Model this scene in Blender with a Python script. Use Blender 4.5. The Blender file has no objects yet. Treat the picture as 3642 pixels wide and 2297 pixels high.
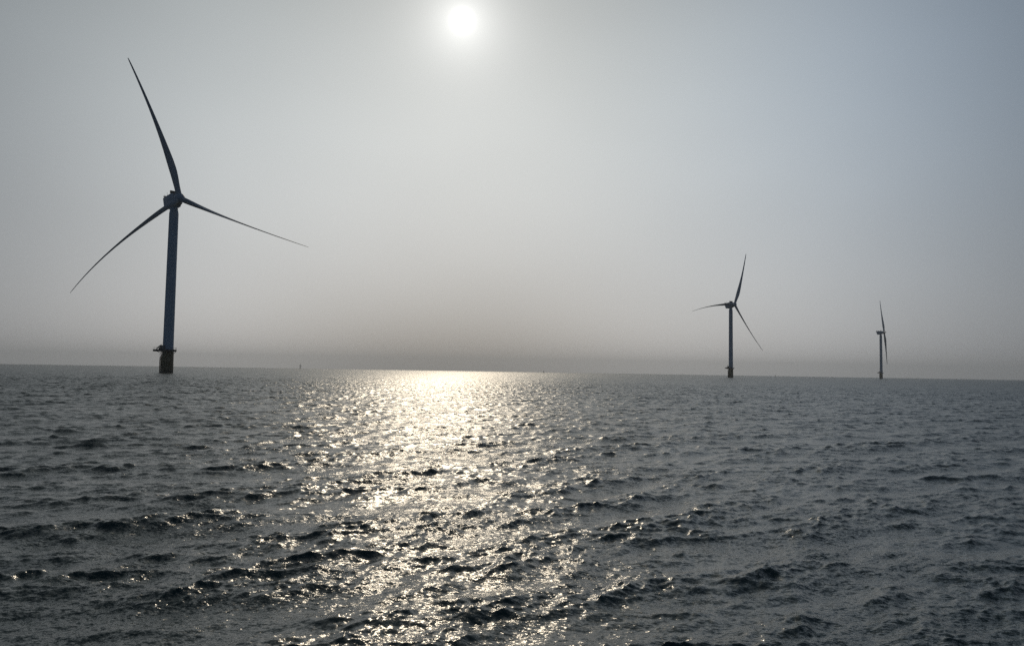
import bpy, bmesh, math, random
import numpy as np
from mathutils import Vector, Matrix

# ------------------------------------------------------------------ camera
scene = bpy.context.scene
CAM_H = 4.5
PITCH, ROLL = math.radians(3.52), 0.0158
EARTH = 7.4e6                                   # effective earth radius (with refraction)
fw = Vector((0, math.cos(PITCH), math.sin(PITCH)))
u0 = Vector((0, -math.sin(PITCH), math.cos(PITCH)))
r0 = Vector((1, 0, 0))
rt = r0 * math.cos(ROLL) + u0 * math.sin(ROLL)
up = u0 * math.cos(ROLL) - r0 * math.sin(ROLL)
cam_data = bpy.data.cameras.new("camera")
cam_data.sensor_fit = 'HORIZONTAL'
cam_data.sensor_width = 36.0
cam_data.lens = 36.0 * 2773.0 / 3642.0
cam_data.clip_start = 0.1
cam_data.clip_end = 60000
cam = bpy.data.objects.new("camera", cam_data)
m3 = Matrix((rt, up, -fw)).transposed()
cam.matrix_world = Matrix.Translation((0, 0, CAM_H)) @ m3.to_4x4()
scene.collection.objects.link(cam)
scene.camera = cam

# ------------------------------------------------------------------ sky, sun, exposure
SUN_EL, SUN_AZ = math.radians(24.6), math.radians(-4.1)     # azimuth from +Y, clockwise
SUN = Vector((math.sin(SUN_AZ) * math.cos(SUN_EL), math.cos(SUN_AZ) * math.cos(SUN_EL), math.sin(SUN_EL)))

world = bpy.data.worlds.new("World")
scene.world = world
world.use_nodes = True
wn, wl = world.node_tree.nodes, world.node_tree.links
wn.clear()

def W(t, **kw):
    n = wn.new(t)
    for k, v in kw.items():
        setattr(n, k, v)
    return n

def wmath(op, a, b=None, clamp=False):
    n = W('ShaderNodeMath', operation=op)
    n.use_clamp = clamp
    for i, v in enumerate((a, b)):
        if v is None:
            continue
        if isinstance(v, (int, float)):
            n.inputs[i].default_value = v
        else:
            wl.new(v, n.inputs[i])
    return n.outputs[0]

tc = W('ShaderNodeTexCoord')
nrm = W('ShaderNodeVectorMath', operation='NORMALIZE')
wl.new(tc.outputs['Generated'], nrm.inputs[0])
dot = W('ShaderNodeVectorMath', operation='DOT_PRODUCT')
wl.new(nrm.outputs[0], dot.inputs[0])
dot.inputs[1].default_value = SUN
sep = W('ShaderNodeSeparateXYZ')
wl.new(nrm.outputs[0], sep.inputs[0])
cosg = wmath('MINIMUM', dot.outputs['Value'], 0.9999999)
gam = wmath('MULTIPLY', wmath('ARCCOSINE', cosg), 180 / math.pi)         # degrees from the sun
elev = wmath('MULTIPLY', wmath('ARCSINE', wmath('MINIMUM', wmath('ABSOLUTE', sep.outputs['Z']), 0.99999)), 180 / math.pi)

def expf(x, s, p=1.0):                                                   # exp(-(x/s)^p)
    t = wmath('DIVIDE', x, s)
    if p != 1.0:
        t = wmath('POWER', t, p)
    return wmath('EXPONENT', wmath('MULTIPLY', t, -1.0))

az = wmath('ARCTAN2', sep.outputs['X'], sep.outputs['Y'])
azd = wmath('MULTIPLY', az, 180 / math.pi)                                # azimuth in degrees, + to the right
high = wmath('SUBTRACT', 1.0, expf(elev, 26.0, 4.0))
hfac = wmath('SUBTRACT', 1.0, wmath('MULTIPLY', high, 0.5))
bank = wmath('MULTIPLY', expf(wmath('ABSOLUTE', wmath('ADD', azd, 4.5)), 13.0, 2.2), expf(elev, 6.5, 1.7))   # bank of thicker haze under the sun
sidef = W('ShaderNodeMapRange', interpolation_type='SMOOTHSTEP')
wl.new(wmath('ABSOLUTE', wmath('ADD', azd, -1.0)), sidef.inputs['Value'])
sidef.inputs['From Min'].default_value, sidef.inputs['From Max'].default_value = 20.0, 44.0
sidef.inputs['To Min'].default_value, sidef.inputs['To Max'].default_value = 1.0, 0.66
low = wmath('ADD', 1.0, wmath('MULTIPLY', expf(elev, 6.0, 2.0), 0.25))
bfac = wmath('MULTIPLY', wmath('MULTIPLY', wmath('SUBTRACT', 1.0, wmath('MULTIPLY', bank, 0.54)), sidef.outputs[0]), low)
wide = wmath('MULTIPLY', wmath('MULTIPLY', wmath('MULTIPLY', expf(gam, 41.5, 2.4), wmath('SUBTRACT', 1.0, wmath('MULTIPLY', expf(elev, 9.0, 1.5), 0.0))), 0.515), wmath('MULTIPLY', hfac, bfac))
base = wmath('ADD', wmath('MULTIPLY', hfac, 0.075), wide)
near = wmath('MULTIPLY', expf(gam, 1.9, 1.0), 0.70)
disc = wmath('MULTIPLY', expf(gam, 0.45, 1.9), 2.2)

def wcol(fac, c):
    n = W('ShaderNodeVectorMath', operation='SCALE')
    n.inputs[0].default_value = c
    wl.new(fac, n.inputs['Scale'])
    return n.outputs[0]

def wadd(a, b):
    n = W('ShaderNodeVectorMath', operation='ADD')
    wl.new(a, n.inputs[0]); wl.new(b, n.inputs[1])
    return n.outputs[0]

tint = W('ShaderNodeMix', data_type='RGBA')
wl.new(expf(elev, 13.0, 1.6), tint.inputs['Factor'])
tint.inputs['A'].default_value = (0.91, 0.995, 1.02, 1)
tint.inputs['B'].default_value = (1.005, 0.99, 0.975, 1)
tint2 = W('ShaderNodeMix', data_type='RGBA')
rightness = W('ShaderNodeMapRange', interpolation_type='SMOOTHSTEP')
wl.new(azd, rightness.inputs['Value'])
rightness.inputs['From Min'].default_value, rightness.inputs['From Max'].default_value = 2.0, 38.0
wl.new(wmath('MULTIPLY', rightness.outputs[0], wmath('SUBTRACT', 1.0, expf(elev, 16.0, 2.0))), tint2.inputs['Factor'])
wl.new(tint.outputs['Result'], tint2.inputs['A'])
tint2.inputs['B'].default_value = (0.80, 0.97, 1.17, 1)
tint = tint2
bt = W('ShaderNodeVectorMath', operation='SCALE')
wl.new(tint.outputs['Result'], bt.inputs[0])
# faint uneven veils of haze high up in the sky
vn = W('ShaderNodeTexNoise')
vn.inputs['Scale'].default_value = 2.2
vn.inputs['Detail'].default_value = 2.0
vmap = W('ShaderNodeMapping')
vmap.inputs['Scale'].default_value = (1, 1, 2.2)
wl.new(nrm.outputs[0], vmap.inputs['Vector'])
wl.new(vmap.outputs[0], vn.inputs['Vector'])
veil = wmath('ADD', wmath('MULTIPLY', wmath('SUBTRACT', vn.outputs['Fac'], 0.5), 0.2), 1.0)
wl.new(wmath('MULTIPLY', base, veil), bt.inputs['Scale'])
tint3 = W('ShaderNodeMix', data_type='RGBA')                               # bluer away from the sun
wl.new(expf(gam, 75.0, 3.0), tint3.inputs['Factor'])
tint3.inputs['A'].default_value = (0.55, 0.95, 1.5, 1)
wl.new(tint.outputs['Result'], tint3.inputs['B'])
wl.new(tint3.outputs['Result'], bt.inputs[0])
sky = W('ShaderNodeTexSky', sky_type='NISHITA')
sky.sun_disc = False
sky.sun_elevation = SUN_EL
sky.sun_rotation = SUN_AZ
sky.air_density, sky.dust_density, sky.ozone_density = 1.0, 2.0, 1.0
nish = W('ShaderNodeVectorMath', operation='SCALE')
wl.new(sky.outputs[0], nish.inputs[0])
nish.inputs['Scale'].default_value = 0.06
total = wadd(bt.outputs[0], wcol(near, (1.0, 0.985, 0.95)))
total = wadd(total, wcol(disc, (1.0, 0.97, 0.9)))
fin = W('ShaderNodeVectorMath', operation='SCALE')     # to the sky texture's own scale
wl.new(total, fin.inputs[0])
fin.inputs['Scale'].default_value = 10.0
alls = W('ShaderNodeVectorMath', operation='ADD')
nish.inputs['Scale'].default_value = 0.03
wl.new(fin.outputs[0], alls.inputs[0]); wl.new(nish.outputs[0], alls.inputs[1])
bg = W('ShaderNodeBackground')
bg.inputs['Strength'].default_value = 0.10
wl.new(alls.outputs[0], bg.inputs['Color'])
wo = W('ShaderNodeOutputWorld')
wl.new(bg.outputs[0], wo.inputs['Surface'])

sl = bpy.data.lights.new("sun", 'SUN')
sl.energy = 0.6
sl.angle = math.radians(1.4)
sl.color = (1.0, 0.85, 0.64)
sun = bpy.data.objects.new("sun", sl)
sun.rotation_euler = (-SUN).to_track_quat('-Z', 'Y').to_euler()
scene.collection.objects.link(sun)

scene.view_settings.view_transform = 'Standard'
scene.view_settings.look = 'None'
scene.view_settings.gamma = 1.0
scene.view_settings.exposure = 0.12
scene.view_settings.use_curve_mapping = False
scene.cycles.use_denoising = False
scene.cycles.sample_clamp_direct = 2.95
scene.cycles.sample_clamp_indirect = 4
scene.cycles.max_bounces = 5
scene.cycles.volume_bounces = 0

# ------------------------------------------------------------------ materials
def mat(name, col, rough=0.5, spec=0.4, noise=0.0, nscale=1.0, metal=0.0):
    m = bpy.data.materials.new(name)
    m.use_nodes = True
    n, l = m.node_tree.nodes, m.node_tree.links
    b = n['Principled BSDF']
    b.inputs['Roughness'].default_value = rough
    b.inputs['Specular IOR Level'].default_value = spec
    b.inputs['Metallic'].default_value = metal
    if noise:
        g = n.new('ShaderNodeTexCoord')
        t = n.new('ShaderNodeTexNoise')
        t.inputs['Scale'].default_value = nscale
        t.inputs['Detail'].default_value = 5
        l.new(g.outputs['Object'], t.inputs['Vector'])
        r = n.new('ShaderNodeValToRGB')
        r.color_ramp.elements[0].position, r.color_ramp.elements[1].position = 0.3, 0.7
        r.color_ramp.elements[0].color = tuple(c * (1 - noise) for c in col) + (1,)
        r.color_ramp.elements[1].color = tuple(min(1, c * (1 + noise)) for c in col) + (1,)
        l.new(t.outputs['Fac'], r.inputs['Fac'])
        l.new(r.outputs[0], b.inputs['Base Color'])
    else:
        b.inputs['Base Color'].default_value = tuple(col) + (1,)
    return m

M_TOWER = mat('tower_paint', (0.30, 0.38, 0.49), 0.55, 0.3, 0.06, 0.15)
M_BLADE = mat('blade_gelcoat', (0.26, 0.31, 0.38), 0.5, 0.3, 0.05, 0.1)
M_NAC = mat('nacelle_shell', (0.28, 0.34, 0.43), 0.5, 0.3, 0.05, 0.3)
M_DARK = mat('dark_metal', (0.035, 0.04, 0.045), 0.6, 0.3, 0.2, 1.0)
M_GALV = mat('galvanised_steel', (0.16, 0.17, 0.18), 0.55, 0.4, 0.15, 1.0)
M_BUOY = mat('buoy_paint', (0.05, 0.045, 0.03), 0.6, 0.3, 0.2, 1.0)
M_STEEL = mat('weathered_steel', (0.09, 0.10, 0.10), 0.6, 0.3, 0.2, 0.4)

# yellow foundation with a dark growth band at the waterline
def yellow_mat():
    m = bpy.data.materials.new('foundation_yellow')
    m.use_nodes = True
    n, l = m.node_tree.nodes, m.node_tree.links
    b = n['Principled BSDF']
    b.inputs['Roughness'].default_value = 0.6
    g = n.new('ShaderNodeTexCoord'); s = n.new('ShaderNodeSeparateXYZ')
    l.new(g.outputs['Object'], s.inputs[0])
    t = n.new('ShaderNodeTexNoise'); t.inputs['Scale'].default_value = 0.8; t.inputs['Detail'].default_value = 6
    l.new(g.outputs['Object'], t.inputs['Vector'])
    a = n.new('ShaderNodeMath'); a.operation = 'MULTIPLY_ADD'
    l.new(t.outputs['Fac'], a.inputs[0]); a.inputs[1].default_value = 1.6; l.new(s.outputs['Z'], a.inputs[2])
    r = n.new('ShaderNodeMapRange')
    l.new(a.outputs[0], r.inputs['Value'])
    r.inputs['From Min'].default_value, r.inputs['From Max'].default_value = 2.1, 2.7
    st = n.new('ShaderNodeTexNoise'); st.inputs['Scale'].default_value = 0.5; st.inputs['Detail'].default_value = 4
    mp = n.new('ShaderNodeMapping'); mp.inputs['Scale'].default_value = (3, 3, 0.25)
    l.new(g.outputs['Object'], mp.inputs['Vector']); l.new(mp.outputs[0], st.inputs['Vector'])
    yr = n.new('ShaderNodeValToRGB')
    yr.color_ramp.elements[0].position, yr.color_ramp.elements[1].position = 0.35, 0.65
    yr.color_ramp.elements[0].color = (0.085, 0.062, 0.024, 1)
    yr.color_ramp.elements[1].color = (0.12, 0.088, 0.032, 1)
    l.new(st.outputs['Fac'], yr.inputs['Fac'])
    mx = n.new('ShaderNodeMix'); mx.data_type = 'RGBA'
    l.new(r.outputs[0], mx.inputs['Factor'])
    mx.inputs['A'].default_value = (0.012, 0.013, 0.012, 1)
    l.new(yr.outputs[0], mx.inputs['B'])
    l.new(mx.outputs['Result'], b.inputs['Base Color'])
    return m
M_YEL = yellow_mat()

# ------------------------------------------------------------------ helpers
def link(name, bm, material, parent=None, smooth=True):
    bmesh.ops.recalc_face_normals(bm, faces=bm.faces)
    me = bpy.data.meshes.new(name)
    bm.to_mesh(me); bm.free()
    if smooth:
        me.polygons.foreach_set('use_smooth', [True] * len(me.polygons))
        try:
            me.set_sharp_from_angle(angle=math.radians(35))
        except Exception:
            pass
    me.materials.append(material)
    o = bpy.data.objects.new(name, me)
    scene.collection.objects.link(o)
    if parent:
        o.parent = parent
    return o

def empty(name, loc, label, cat, group=None):
    o = bpy.data.objects.new(name, None)
    o.location = loc
    o.empty_display_size = 2
    scene.collection.objects.link(o)
    o['label'], o['category'] = label, cat
    if group:
        o['group'] = group
    return o

def loft(bm, rings, cap=True):
    vs = [[bm.verts.new(p) for p in r] for r in rings]
    n = len(vs[0])
    for a, b in zip(vs, vs[1:]):
        for i in range(n):
            bm.faces.new((a[i], a[(i + 1) % n], b[(i + 1) % n], b[i]))
    if cap:
        bm.faces.new(vs[0][::-1]); bm.faces.new(vs[-1])

def ring(c, ex, ey, rx, ry, n=24):
    return [c + ex * (rx * math.cos(2 * math.pi * i / n)) + ey * (ry * math.sin(2 * math.pi * i / n)) for i in range(n)]

X, Y, Z = Vector((1, 0, 0)), Vector((0, 1, 0)), Vector((0, 0, 1))

def lathe(bm, prof, n=40, cap=True):
    loft(bm, [ring(Vector((0, 0, z)), X, Y, r, r, n) for r, z in prof], cap)

def tube(bm, a, b, r, n=8, r2=None):
    a, b = Vector(a), Vector(b)
    d = (b - a).normalized()
    e = d.cross(Z if abs(d.z) < 0.9 else X).normalized()
    f = d.cross(e)
    loft(bm, [ring(a, e, f, r, r, n), ring(b, e, f, r2 or r, r2 or r, n)])

def box(bm, c, ex, ey, ez, sx, sy, sz):
    c = Vector(c)
    loft(bm, [[c + ex * (sx / 2 * i) + ey * (sy / 2 * j) + ez * (sz / 2 * k) for i, j in ((-1, -1), (1, -1), (1, 1), (-1, 1))] for k in (-1, 1)])

def sea_z(x, y):
    return -(x * x + y * y) / (2 * EARTH)

# ------------------------------------------------------------------ the sea
def wave_bands(L, N, seed, wind, bands, lam_peak, hs):
    """Height and horizontal drift of a random wind sea on a periodic square, one set per wavelength band."""
    rng = np.random.default_rng(seed)
    k1 = np.fft.fftfreq(N, d=L / N) * 2 * np.pi
    kx, ky = np.meshgrid(k1, k1, indexing='xy')
    k = np.hypot(kx, ky); k[0, 0] = 1e-6
    kp = 2 * np.pi / lam_peak
    cth = (kx * wind[0] + ky * wind[1]) / k
    lam0 = 2 * np.pi / k
    S = k ** -3.8 * np.exp(-1.25 * (kp / k) ** 2) * (0.05 + np.clip(cth, 0, 1) ** 3.0) * np.where(lam0 > 2.5, np.clip(cth, 0.02, 1) ** 5, 1)
    S[0, 0] = 0
    amp = np.sqrt(S) * (rng.normal(size=(N, N)) + 1j * rng.normal(size=(N, N)))
    hfull = np.fft.ifft2(amp).real
    g = hs / 4 / hfull.std()
    amp = amp * g
    out = []
    lam = 2 * np.pi / k
    for lo, hi in bands:
        a = np.where((lam >= lo) & (lam < hi), amp, 0)
        rms = math.sqrt(np.fft.ifft2(1j * a * kx).real.var() + np.fft.ifft2(1j * a * ky).real.var())
        a = a * (BAND_SLOPE[BANDS.index((lo, hi))] / max(rms, 1e-9))
        h = np.fft.ifft2(a).real
        dx = np.fft.ifft2(1j * a * kx / k).real
        dy = np.fft.ifft2(1j * a * ky / k).real
        out.append(np.stack([h, dx, dy], -1).astype(np.float32))
    return out

def sample(tile, L, x, y):
    N = tile.shape[0]
    fx = (x / L * N) % N; fy = (y / L * N) % N
    ix = np.floor(fx).astype(np.int32); iy = np.floor(fy).astype(np.int32)
    tx = (fx - ix)[..., None].astype(np.float32); ty = (fy - iy)[..., None].astype(np.float32)
    ix %= N; iy %= N
    jx = (ix + 1) % N; jy = (iy + 1) % N
    return (tile[iy, ix] * (1 - tx) + tile[iy, jx] * tx) * (1 - ty) + (tile[jy, ix] * (1 - tx) + tile[jy, jx] * tx) * ty

def build_sea():
    rad = [4.0]
    while rad[-1] < 11000:
        q = rad[-1]
        if q < 72: d = 0.004 * q
        elif q < 240: d = 0.288
        else: d = 0.288 * (q / 240) ** 1.75
        rad.append(q + d)
    rad = np.array(rad)
    a = [0.0]
    while a[-1] < math.pi:
        t = math.degrees(a[-1])
        st = 0.00112 if t < 36 else min(0.03, 0.00112 * 1.05 ** ((t - 36) * 3.0))
        a.append(a[-1] + st)
    a = np.array(a[:-1])
    ang = np.concatenate([-a[:0:-1], a])
    step = np.gradient(ang)
    R_, A_ = np.meshgrid(rad, ang, indexing='ij')
    x0 = (R_ * np.sin(A_)); y0 = (R_ * np.cos(A_))
    dr = np.gradient(rad)
    spacing = np.maximum(dr[:, None] * 0.75, R_ * step[None, :])
    disp = np.zeros(x0.shape + (3,), np.float32)
    wb = math.radians(322)
    wind = (math.sin(wb), math.cos(wb))
    bands = BANDS
    sets = []
    for L, N, seed, rot, pk, hs in ((61.8, 1280, 3, 0.0, 4.6, HS), (83.3, 1280, 11, 0.5, 7.0, HS)):
        wr = (wind[0] * math.cos(rot) + wind[1] * math.sin(rot), -wind[0] * math.sin(rot) + wind[1] * math.cos(rot))
        sets.append((L, rot, bands, wave_bands(L, N, seed, wr, bands, pk, hs)))
    # a small tile of short wavelets for the water close by
    fine = wave_bands(14.7, 640, 29, wind, [(0.18, 0.36), (0.09, 0.18)], 4.6, HS)
    lost = np.zeros(x0.shape, np.float32)
    big = np.zeros(x0.shape, np.float32)
    for bi, (lo, hi) in enumerate(bands):
        mid = math.sqrt(lo * min(hi, 12))
        w = np.clip((mid / 1.5 - spacing) / (mid / 1.5 - mid / 3.5), 0, 1).astype(np.float32)
        use = w.max(1) > 0
        rows = np.nonzero(use)[0]
        if len(rows) == 0:
            lost += BAND_SLOPE[bi] * (1 - w); continue
        sl_ = slice(rows[0], rows[-1] + 1)
        for L, rot, _, tiles in (sets if bi < 5 else [(14.7, 0.3, None, [None] * 5 + fine), (14.7, -0.35, None, [None] * 5 + fine)]):
            c, s = math.cos(rot), math.sin(rot)
            xs = x0[sl_] * c + y0[sl_] * s; ys = -x0[sl_] * s + y0[sl_] * c
            v = sample(tiles[bi], L, xs, ys)
            h = v[..., 0]; dx = v[..., 1] * c - v[..., 2] * s; dy = v[..., 1] * s + v[..., 2] * c
            ww = w[sl_] * 0.7071
            if lo < 1:      # short waves gather on the crests and fade in the troughs
                ww = ww * np.clip(0.95 + 0.5 * big[sl_] / (HS / 4), 0.45, 1.6)
            disp[sl_, :, 0] += ww * dx * CH[bi]; disp[sl_, :, 1] += ww * dy * CH[bi]; disp[sl_, :, 2] += ww * h
        if lo >= 1.5:
            big = disp[..., 2].copy()
        lost += BAND_SLOPE[bi] ** 2 * (1 - w)
    lost = 0.75 * np.sqrt(lost)
    co = np.empty(x0.shape + (3,), np.float32)
    co[..., 0] = x0 + disp[..., 0]; co[..., 1] = y0 + disp[..., 1]
    co[..., 2] = disp[..., 2] - (x0 ** 2 + y0 ** 2) / (2 * EARTH)
    nr, nc = x0.shape
    co = np.concatenate([co.reshape(-1, 3), np.array([[0, 0, 0]], np.float32)])
    ii = np.arange(nr - 1)[:, None] * nc; jj = np.arange(nc)[None, :]; j2 = (jj + 1) % nc
    quads = np.stack([ii + jj, ii + nc + jj, ii + nc + j2, ii + j2], -1).reshape(-1, 4).astype(np.int32)[:, ::-1]
    j = np.arange(nc); tris = np.stack([np.full(nc, nr * nc), (j + 1) % nc, j], -1).astype(np.int32)
    me = bpy.data.meshes.new('sea')
    me.vertices.add(len(co)); me.vertices.foreach_set('co', co.ravel())
    li = np.concatenate([quads.ravel(), tris.ravel()])
    me.loops.add(len(li)); me.loops.foreach_set('vertex_index', li)
    nq, nt = len(quads), len(tris)
    ls = np.concatenate([np.arange(nq) * 4, nq * 4 + np.arange(nt) * 3]).astype(np.int32)
    me.polygons.add(nq + nt); me.polygons.foreach_set('loop_start', ls)
    try:
        me.polygons.foreach_set('loop_total', np.concatenate([np.full(nq, 4), np.full(nt, 3)]).astype(np.int32))
    except Exception:
        pass
    me.polygons.foreach_set('use_smooth', np.ones(nq + nt, bool))
    at = me.attributes.new('fine_slope', 'FLOAT', 'POINT')
    at.data.foreach_set('value', np.concatenate([lost.ravel(), [0.05]]).astype(np.float32))
    me.update(calc_edges=True)
    print('sea', nr, nc, 'slope sd', np.std(np.diff(disp[200:600, nc // 2, 2], axis=0) / dr[200:599]))
    o = bpy.data.objects.new('sea', me)
    scene.collection.objects.link(o)
    o['kind'] = 'structure'
    return o

HS = 0.29
CH = [1.0, 0.95, 0.85, 0.6, 0.5, 0.4, 0.3]
BANDS = [(6, 99), (3, 6), (1.5, 3), (0.75, 1.5), (0.36, 0.75), (0.18, 0.36), (0.09, 0.18)]   # wavelengths, m
BAND_SLOPE = [0.036, 0.058, 0.078, 0.114, 0.138, 0.138, 0.125]                               # rms slope of each

def sea_mat():
    m = bpy.data.materials.new('sea_water')
    m.use_nodes = True
    n, l = m.node_tree.nodes, m.node_tree.links
    b = n['Principled BSDF']
    b.inputs['Base Color'].default_value = (0.013, 0.036, 0.036, 1)
    b.inputs['IOR'].default_value = 1.333
    b.inputs['Roughness'].default_value = 0.085
    g = n.new('ShaderNodeNewGeometry')
    at = n.new('ShaderNodeAttribute'); at.attribute_name = 'fine_slope'

    def noise(scale, detail, rough, stretch):
        mp = n.new('ShaderNodeMapping')
        mp.inputs['Rotation'].default_value = (0, 0, math.radians(38))
        mp.inputs['Scale'].default_value = stretch
        l.new(g.outputs['Position'], mp.inputs['Vector'])
        t = n.new('ShaderNodeTexNoise')
        t.inputs['Scale'].default_value = scale
        t.inputs['Detail'].default_value = detail
        t.inputs['Roughness'].default_value = rough
        l.new(mp.outputs[0], t.inputs['Vector'])
        s = n.new('ShaderNodeVectorMath'); s.operation = 'SUBTRACT'
        l.new(t.outputs['Color'], s.inputs[0]); s.inputs[1].default_value = (0.5, 0.5, 0.5)
        return s.outputs[0]

    def scale(v, f):
        s = n.new('ShaderNodeVectorMath'); s.operation = 'SCALE'
        l.new(v, s.inputs[0])
        if isinstance(f, float): s.inputs['Scale'].default_value = f
        else: l.new(f, s.inputs['Scale'])
        return s.outputs[0]

    def add(a, c):
        s = n.new('ShaderNodeVectorMath'); s.operation = 'ADD'
        l.new(a, s.inputs[0]); l.new(c, s.inputs[1])
        return s.outputs[0]

    # gusts: ripples are stronger in some patches than in others
    gn = n.new('ShaderNodeTexNoise'); gn.inputs['Scale'].default_value = 0.16; gn.inputs['Detail'].default_value = 3
    l.new(g.outputs['Position'], gn.inputs['Vector'])
    gr = n.new('ShaderNodeMapRange')
    l.new(gn.outputs['Fac'], gr.inputs['Value'])
    gr.inputs['From Min'].default_value, gr.inputs['From Max'].default_value = 0.35, 0.65
    gr.inputs['To Min'].default_value, gr.inputs['To Max'].default_value = 0.55, 1.35
    rip = noise(9.0, 3.0, 0.6, (1.0, 1.6, 1.0))
    cap = noise(38.0, 1.0, 0.5, (1.0, 1.4, 1.0))
    far = noise(1.6, 4.0, 0.65, (1.0, 1.6, 1.0))
    tot = add(scale(scale(rip, RIP), gr.outputs[0]), scale(scale(cap, CAP), gr.outputs[0]))
    fs = n.new('ShaderNodeMath'); fs.operation = 'MULTIPLY'
    l.new(at.outputs['Fac'], fs.inputs[0]); fs.inputs[1].default_value = FAR
    tot = add(tot, scale(far, fs.outputs[0]))
    fl = n.new('ShaderNodeVectorMath'); fl.operation = 'MULTIPLY'
    l.new(tot, fl.inputs[0]); fl.inputs[1].default_value = (1, 1, 0)
    nn = n.new('ShaderNodeVectorMath'); nn.operation = 'NORMALIZE'
    l.new(add(g.outputs['Normal'], fl.outputs[0]), nn.inputs[0])
    l.new(nn.outputs[0], b.inputs['Normal'])
    # waves too small for the mesh far out widen the gloss instead
    cu = n.new('ShaderNodeMath'); cu.operation = 'POWER'
    l.new(at.outputs['Fac'], cu.inputs[0]); cu.inputs[1].default_value = 3.0
    sq = n.new('ShaderNodeMath'); sq.operation = 'MULTIPLY_ADD'
    l.new(cu.outputs[0], sq.inputs[0]); sq.inputs[1].default_value = 9.0; sq.inputs[2].default_value = 0.026
    rr = n.new('ShaderNodeMath'); rr.operation = 'SQRT'
    l.new(sq.outputs[0], rr.inputs[0])
    l.new(rr.outputs[0], b.inputs['Roughness'])
    return m

RIP, CAP, FAR = 1.0, 0.50, 5.5
sea = build_sea()
sea.data.materials.append(sea_mat())

# ------------------------------------------------------------------ wind turbines
TILT = math.radians(6)

def nacelle_ring(c, ax, side, upv, hw, lo, hi, slant=0.0):
    pts = []
    r = min(1.0, hw * 0.35)
    corners = ((1, 1), (-1, 1), (-1, -1), (1, -1))
    for sx, sz in corners:
        cx_, cz_ = sx * (hw - r), (hi - r) if sz > 0 else (lo + r)
        a0 = {(1, 1): 0, (-1, 1): 90, (-1, -1): 180, (1, -1): 270}[(sx, sz)]
        for t in (0, 30, 60, 90):
            an = math.radians(a0 + t)
            px, pz = cx_ + r * math.cos(an), cz_ + r * math.sin(an)
            pts.append(c + side * px + upv * pz + ax * (slant * (hi - pz) / (hi - lo)))
    return pts

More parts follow.
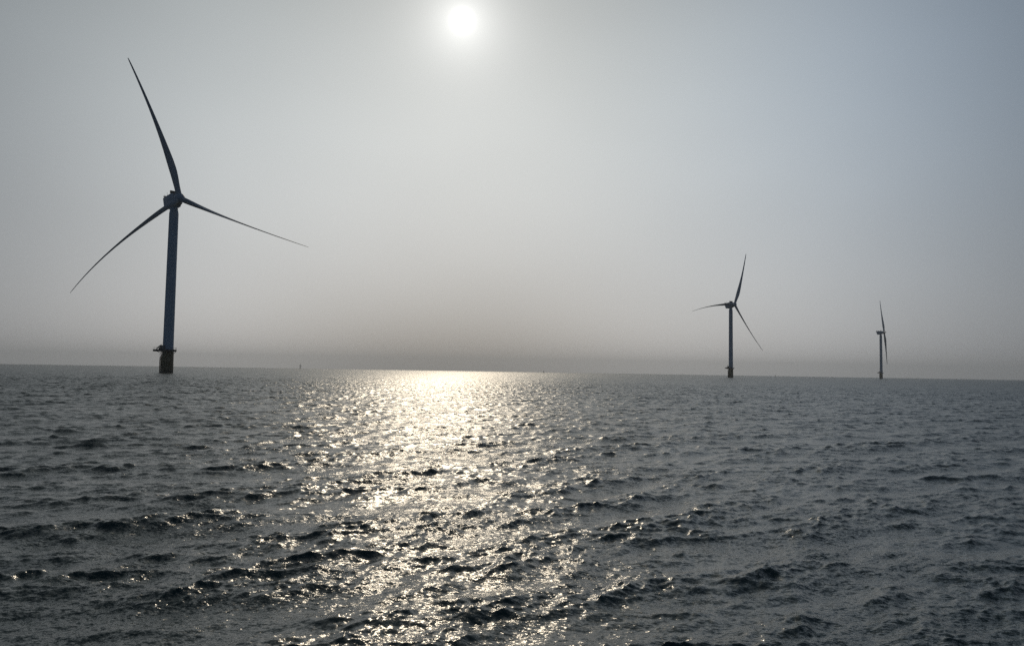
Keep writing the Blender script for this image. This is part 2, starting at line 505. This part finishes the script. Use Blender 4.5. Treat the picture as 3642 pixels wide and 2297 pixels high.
def turbine(x, y, beta, R, phase, pw, tang, axl, label, H=105.0, folded=False):
    beta = math.radians(beta)
    t = empty('wind_turbine', (x, y, sea_z(x, y)), label, 'wind turbine', 'offshore wind turbines standing in the sea')
    ah = Vector((math.sin(beta), math.cos(beta), 0))
    ax = ah * math.cos(TILT) + Z * math.sin(TILT)
    upv = -ah * math.sin(TILT) + Z * math.cos(TILT)
    side = upv.cross(ax)
    # foundation
    bm = bmesh.new(); lathe(bm, [(3.35, -5), (3.35, 5.2), (3.5, 5.3), (3.5, 5.6), (3.3, 5.7), (3.2, 13.4)], 48)
    tp = link('transition_piece', bm, M_YEL, t)
    # tower
    bm = bmesh.new()
    prof = [(3.12, 13.41), (3.12, 13.9), (3.02, 14.0)]
    for q in range(1, 12):
        z = 14 + q * 7.3
        r = 3.02 + (2.66 - 3.02) * (q / 11)
        prof += [(r, z), ]
    prof += [(2.66, 96.3), (2.05, H - 5.0), (2.05, H - 4.2)]
    lathe(bm, prof, 48)
    tower = link('tower', bm, M_TOWER, t)
    bm = bmesh.new()
    dang = math.radians(200)
    dd = Vector((math.sin(dang), math.cos(dang), 0)); de = dd.cross(Z)
    box(bm, dd * 3.0 + Z * 15.4, dd, de, Z, 0.5, 1.1, 2.3)
    link('door', bm, M_STEEL, tower, False)
    # platform: ring deck with a laydown deck on the left
    bm = bmesh.new()
    out = []
    n = 56
    for i in range(n):
        an = 2 * math.pi * i / n
        v = Vector((math.cos(an), math.sin(an), 0)) * 4.75
        if v.x < -2.6:
            v.x = -4.4 - 3.9 * min(1, (-v.x - 2.6) / 1.6)
            v.y = v.y * 0.85
        out.append(v)
    inner = ring(Vector((0, 0, 0)), X, Y, 3.14, 3.14, n)
    z0, z1 = 12.9, 14.1
    lay = [[bm.verts.new(p + Z * z) for p in r] for r, z in ((inner, z0), (out, z0), (out, z1), (inner, z1))]
    for a_, b_ in zip(lay, lay[1:] + lay[:1]):
        for i in range(n):
            bm.faces.new((a_[i], a_[(i + 1) % n], b_[(i + 1) % n], b_[i]))
    for v in (Vector((-1, 0.5, 0)), Vector((-1, -0.5, 0)), Vector((0.9, 0.5, 0)), Vector((0.9, -0.5, 0)), Vector((0, 1, 0)), Vector((0, -1, 0))):
        v.normalize()
        tube(bm, v * 3.1 + Z * 11.6, v * (4.6 if v.x > -0.5 else 6.6) + Z * 13.2, 0.14)
    plat = link('platform', bm, M_DARK, t, False)
    bm = bmesh.new()
    for i in range(n):
        p, q = out[i] * 0.985, out[(i + 1) % n] * 0.985
        for h in (1.1,):
            tube(bm, p + Z * (z1 + h), q + Z * (z1 + h), 0.035, 5)
        if i % 4 == 0:
            tube(bm, p + Z * z1, p + Z * (z1 + 1.1), 0.04, 5)
    link('railing', bm, M_GALV, plat, False)
    bm = bmesh.new()                                   # davit crane, folded up over the laydown deck
    tube(bm, (-6.2, -1.2, z1), (-6.1, -1.2, z1 + 1.2), 0.28, 10)
    if folded:
        tube(bm, (-6.1, -1.2, z1 + 1.0), (-3.3, -1.4, z1 + 3.0), 0.24, 8, 0.16)
        tube(bm, (-6.1, -1.2, z1 + 0.4), (-4.2, -1.3, z1 + 2.0), 0.14, 8)
    else:
        tube(bm, (-6.1, -1.2, z1 + 1.1), (-4.3, -1.4, z1 + 4.6), 0.20, 8, 0.12)
        tube(bm, (-4.3, -1.4, z1 + 4.6), (-4.0, -1.4, z1 + 4.2), 0.12, 8)
    link('davit_crane', bm, M_STEEL, plat)
    bm = bmesh.new(); box(bm, (-3.9, -0.6, z1 + 1.25), X, Y, Z, 1.2, 1.8, 2.5)
    box(bm, (-5.2, 0.9, z1 + 0.55), X, Y, Z, 1.4, 1.2, 1.1)
    link('equipment_cabinet', bm, M_STEEL, plat, False)
    # boat landing on the left side with two fender tubes and a ladder
    bm = bmesh.new()
    for sy in (-1.3, 0.5):
        tube(bm, (-4.05, sy, -3), (-4.05, sy, 9.6), 0.26, 10)
        tube(bm, (-4.05, sy, 9.5), (-3.1, sy * 0.8, 10.6), 0.22, 10)
        for z in (0.6, 4.4, 8.2):
            tube(bm, (-4.05, sy, z), (-3.1, sy * 0.7, z), 0.18, 8)
    bl = link('boat_landing', bm, M_YEL, t)
    bm = bmesh.new()
    for sy in (-0.65, -0.15):
        tube(bm, (-3.9, sy, -2), (-3.9, sy, 13.5), 0.06, 6)
    for i in range(48):
        z = -1.6 + i * 0.31
        tube(bm, (-3.9, -0.65, z), (-3.9, -0.15, z), 0.035, 5)
    link('ladder', bm, M_YEL, bl, False)
    bm = bmesh.new(); box(bm, (-3.9, -0.4, 11.0), X, Y, Z, 1.4, 2.0, 0.3)
    link('rest_platform', bm, M_DARK, bl, False)
    # nacelle
    o = Z * H + ah * 0.0
    c0 = o - Z * 0.75
    bm = bmesh.new()
    loft(bm, [nacelle_ring(c0 + ax * -9.3, ax, side, upv, 2.9, -3.3, 3.5, 2.0),
              nacelle_ring(c0 + ax * -9.1, ax, side, upv, 3.15, -3.6, 3.9, 2.0),
              nacelle_ring(c0 + ax * -4.0, ax, side, upv, 3.3, -3.8, 4.1, 0.4),
              nacelle_ring(c0 + ax * 1.4, ax, side, upv, 3.3, -3.8, 4.1),
              nacelle_ring(c0 + ax * 2.0, ax, side, upv, 3.0, -3.3, 3.6),
              nacelle_ring(c0 + ax * 4.6, ax, side, upv, 2.8, -2.9, 3.3)])
    nac = link('nacelle', bm, M_NAC, t)
    bm = bmesh.new()
    box(bm, c0 + ax * 0.9 + upv * 5.0, ax, side, upv, 0.9, 5.8, 1.7)
    link('cooler_panel', bm, M_DARK, nac, False)
    bm = bmesh.new()
    box(bm, c0 - ax * 7.9 + upv * 4.2, ax, side, upv, 2.4, 5.6, 0.25)
    for sx, sy in ((-9.0, -2.7), (-9.0, 2.7), (-6.8, -2.7), (-6.8, 2.7), (-9.0, 0)):
        tube(bm, c0 + ax * sx + side * sy + upv * 4.2, c0 + ax * sx + side * sy + upv * 5.1, 0.06, 5)
    for h in (4.7, 5.1):
        tube(bm, c0 - ax * 9.0 - side * 2.7 + upv * h, c0 - ax * 9.0 + side * 2.7 + upv * h, 0.05, 5)
        for s in (-2.7, 2.7):
            tube(bm, c0 - ax * 9.0 + side * s + upv * h, c0 - ax * 6.8 + side * s + upv * h, 0.05, 5)
    link('hoist_platform', bm, M_DARK, nac, False)
    bm = bmesh.new()
    box(bm, c0 - ax * 4.0 + upv * 4.35 + side * 0.8, ax, side, upv, 2.4, 1.8, 0.7)
    link('roof_hatch', bm, M_STEEL, nac, False)
    bm = bmesh.new()
    tube(bm, c0 - ax * 5.6 - side * 1.9 + upv * 4.0, c0 - ax * 5.6 - side * 1.9 + upv * 6.3, 0.07, 6)
    tube(bm, c0 - ax * 6.0 - side * 1.9 + upv * 6.1, c0 - ax * 5.2 - side * 1.9 + upv * 6.1, 0.05, 6)
    link('wind_mast', bm, M_DARK, nac, False)
    # hub with a rounded spinner
    hub = Z * H + ah * 7.2
    bm = bmesh.new()
    prof = [(-2.5, 2.5), (-2.2, 2.85), (-1.2, 3.05), (0.3, 3.05), (1.2, 2.8), (1.9, 2.25), (2.5, 1.4), (2.8, 0.6), (2.85, 0.15)]
    loft(bm, [ring(hub + ax * a_, side, upv, r_, r_, 32) for a_, r_ in prof])
    hb = link('hub', bm, M_NAC, t)
    # blades, feathered and bent
    ks = [0.0, 0.04, 0.08, 0.14, 0.2, 0.27, 0.35, 0.45, 0.55, 0.65, 0.75, 0.85, 0.93, 0.98, 1.0]
    kc = [3.3, 3.3, 3.5, 4.4, 5.0, 4.8, 4.1, 3.3, 2.65, 2.1, 1.75, 1.4, 1.15, 0.9, 0.5]
    kt = [3.3, 3.3, 3.1, 2.5, 2.0, 1.6, 1.25, 0.95, 0.78, 0.66, 0.56, 0.46, 0.38, 0.30, 0.18]
    for i in range(3):
        th = math.radians(phase) + i * 2 * math.pi / 3
        rt_ = side
        d = upv * math.cos(th) + rt_ * math.sin(th)
        tg = -upv * math.sin(th) + rt_ * math.cos(th)
        bm = bmesh.new()
        rings = []
        for s in np.linspace(0.024, 1, 46):
            c = float(np.interp(s, ks, kc)); tk = float(np.interp(s, ks, kt))
            P = hub + d * (s * R) - ax * (axl[i] * s ** pw[i]) + tg * (tang[i] * s ** pw[i])
            pit = math.radians(58 + 12 * s)
            cd = tg * math.cos(pit) + ax * math.sin(pit)
            nd = -tg * math.sin(pit) + ax * math.cos(pit)
            blend = min(1, max(0, (s - 0.05) / 0.12))
            pts = []
            for q in range(20):
                an = 2 * math.pi * q / 20
                xx = math.cos(an)
                taper = 1 - blend * 0.45 * (xx + 0.2) if xx > -0.2 else 1
                pts.append(P + cd * (c / 2 * xx + blend * c * 0.12) + nd * (tk / 2 * math.sin(an) * taper))
            rings.append(pts)
        loft(bm, rings)
        link('blade', bm, M_BLADE, t)
    return t

turbine(-205.9, 467.7, 133.2, 84.5, -12.1, (1.64, 1.43, 3.38), (-12.25, -4.7, -7.2), (1.4, -9.6, 4.2),
        'largest and nearest wind turbine, dark tower on a yellow foundation, standing alone at left', H=104.8, folded=True)
turbine(315.6, 1122.4, 147.9, 84.0, 26.6, (2.36, 2.24, 2.35), (-5.5, -8.2, -9.3), (-0.4, 1.1, 2.8),
        'mid-sized wind turbine with three spread blades, between the small turbine and the sun glitter')
turbine(835.7, 1763.9, 113.0, 84.1, 30.4, (2.2, 2.2, 2.2), (-7.0, -3.1, -5.0), (-1.3, 0.4, 0.0),
        'smallest and farthest wind turbine seen edge-on, rotor a near vertical line, far right')

# ------------------------------------------------------------------ things near the horizon
def far_mast():
    x, y = -1080.0, 4000.0
    t = empty('jacket_beacon', (x, y, sea_z(x, y)), 'tiny hazy lattice-legged beacon tower on the horizon, right of the biggest turbine', 'beacon tower')
    for sx, sy in ((-5, -4), (5, -4), (0, 5)):
        bm = bmesh.new()
        tube(bm, (sx, sy, -4), (sx * 0.22, sy * 0.22, 12), 0.85, 8, 0.7)
        link('leg', bm, M_STEEL, t)
    bm = bmesh.new()
    for z, k in ((3.0, 0.62), (8.0, 0.4)):
        p = [Vector((sx * k, sy * k, z)) for sx, sy in ((-5, -4), (5, -4), (0, 5))]
        for i in range(3):
            tube(bm, p[i], p[(i + 1) % 3], 0.3, 6)
        link('brace', bm, M_STEEL, t)
        bm = bmesh.new()
    bm.free()
    bm = bmesh.new(); box(bm, (0.6, 0, 14.2), X, Y, Z, 9.0, 8.0, 1.2); box(bm, (0.4, 0, 16.8), X, Y, Z, 6.5, 6.0, 4.0)
    link('deck_house', bm, M_STEEL, t, False)
    bm = bmesh.new(); tube(bm, (-0.8, 0, 18.8), (-0.8, 0, 26), 0.5, 8, 0.3); tube(bm, (-0.8, 0, 25), (-0.8, 0, 27.5), 0.9, 8)
    link('light_mast', bm, M_STEEL, t)

def buoy():
    x, y = 125.0, 3000.0
    t = empty('navigation_buoy', (x, y, sea_z(x, y)), 'tiny dark buoy with stacked topmarks at the right edge of the glitter on the horizon', 'buoy')
    bm = bmesh.new(); lathe(bm, [(2.0, -1.2), (2.7, -0.2), (2.7, 1.3), (1.9, 1.9)], 20)
    link('float', bm, M_BUOY, t)
    bm = bmesh.new()
    for i in range(4):
        an = i * math.pi / 2 + 0.5
        tube(bm, (1.3 * math.cos(an), 1.3 * math.sin(an), 1.4), (0.6 * math.cos(an), 0.6 * math.sin(an), 5.2), 0.14, 6)
    for z, r in ((2.8, 1.05), (4.1, 0.8)):
        p = [Vector((r * math.cos(i * math.pi / 2 + 0.5), r * math.sin(i * math.pi / 2 + 0.5), z)) for i in range(4)]
        for i in range(4):
            tube(bm, p[i], p[(i + 1) % 4], 0.12, 6)
    box(bm, (0, 0, 4.0), X, Y, Z, 2.0, 2.0, 2.2)
    link('lattice_tower', bm, M_BUOY, t, False)
    bm = bmesh.new(); lathe(bm, [(1.2, 5.3), (1.2, 6.0), (0.2, 7.3)], 16); lathe(bm, [(1.2, 7.4), (1.2, 8.1), (0.2, 9.6)], 16)
    link('topmark', bm, M_BUOY, t)

def spar():
    x, y = 1014.0, 3000.0
    t = empty('spar_buoy', (x, y, sea_z(x, y)), 'tiny thin spar buoy on the horizon between the two right-hand turbines', 'buoy')
    bm = bmesh.new(); lathe(bm, [(0.9, -1.5), (1.0, 0), (0.95, 2.6), (0.55, 3.2), (0.5, 5.6)], 16)
    link('spar', bm, M_BUOY, t)
    bm = bmesh.new(); lathe(bm, [(0.35, 5.61), (0.55, 5.8), (0.5, 6.8), (0.15, 7.1)], 12)
    link('lantern', bm, M_BUOY, t)

far_mast(); buoy(); spar()

# ------------------------------------------------------------------ haze
HAZE = 0.0001
bm = bmesh.new()
box(bm, (0, 0, 92), X, Y, Z, 25000, 25000, 216)
mh = bpy.data.materials.new('haze_air')
mh.use_nodes = True
mn, ml = mh.node_tree.nodes, mh.node_tree.links
mn.clear()
pv = mn.new('ShaderNodeVolumePrincipled')
pv.inputs['Color'].default_value = (0.93, 0.97, 1.0, 1)
pv.inputs['Density'].default_value = HAZE
pv.inputs['Anisotropy'].default_value = 0.3
mo = mn.new('ShaderNodeOutputMaterial')
ml.new(pv.outputs[0], mo.inputs['Volume'])
hz = link('haze', bm, mh, None, False)
hz['kind'] = 'stuff'
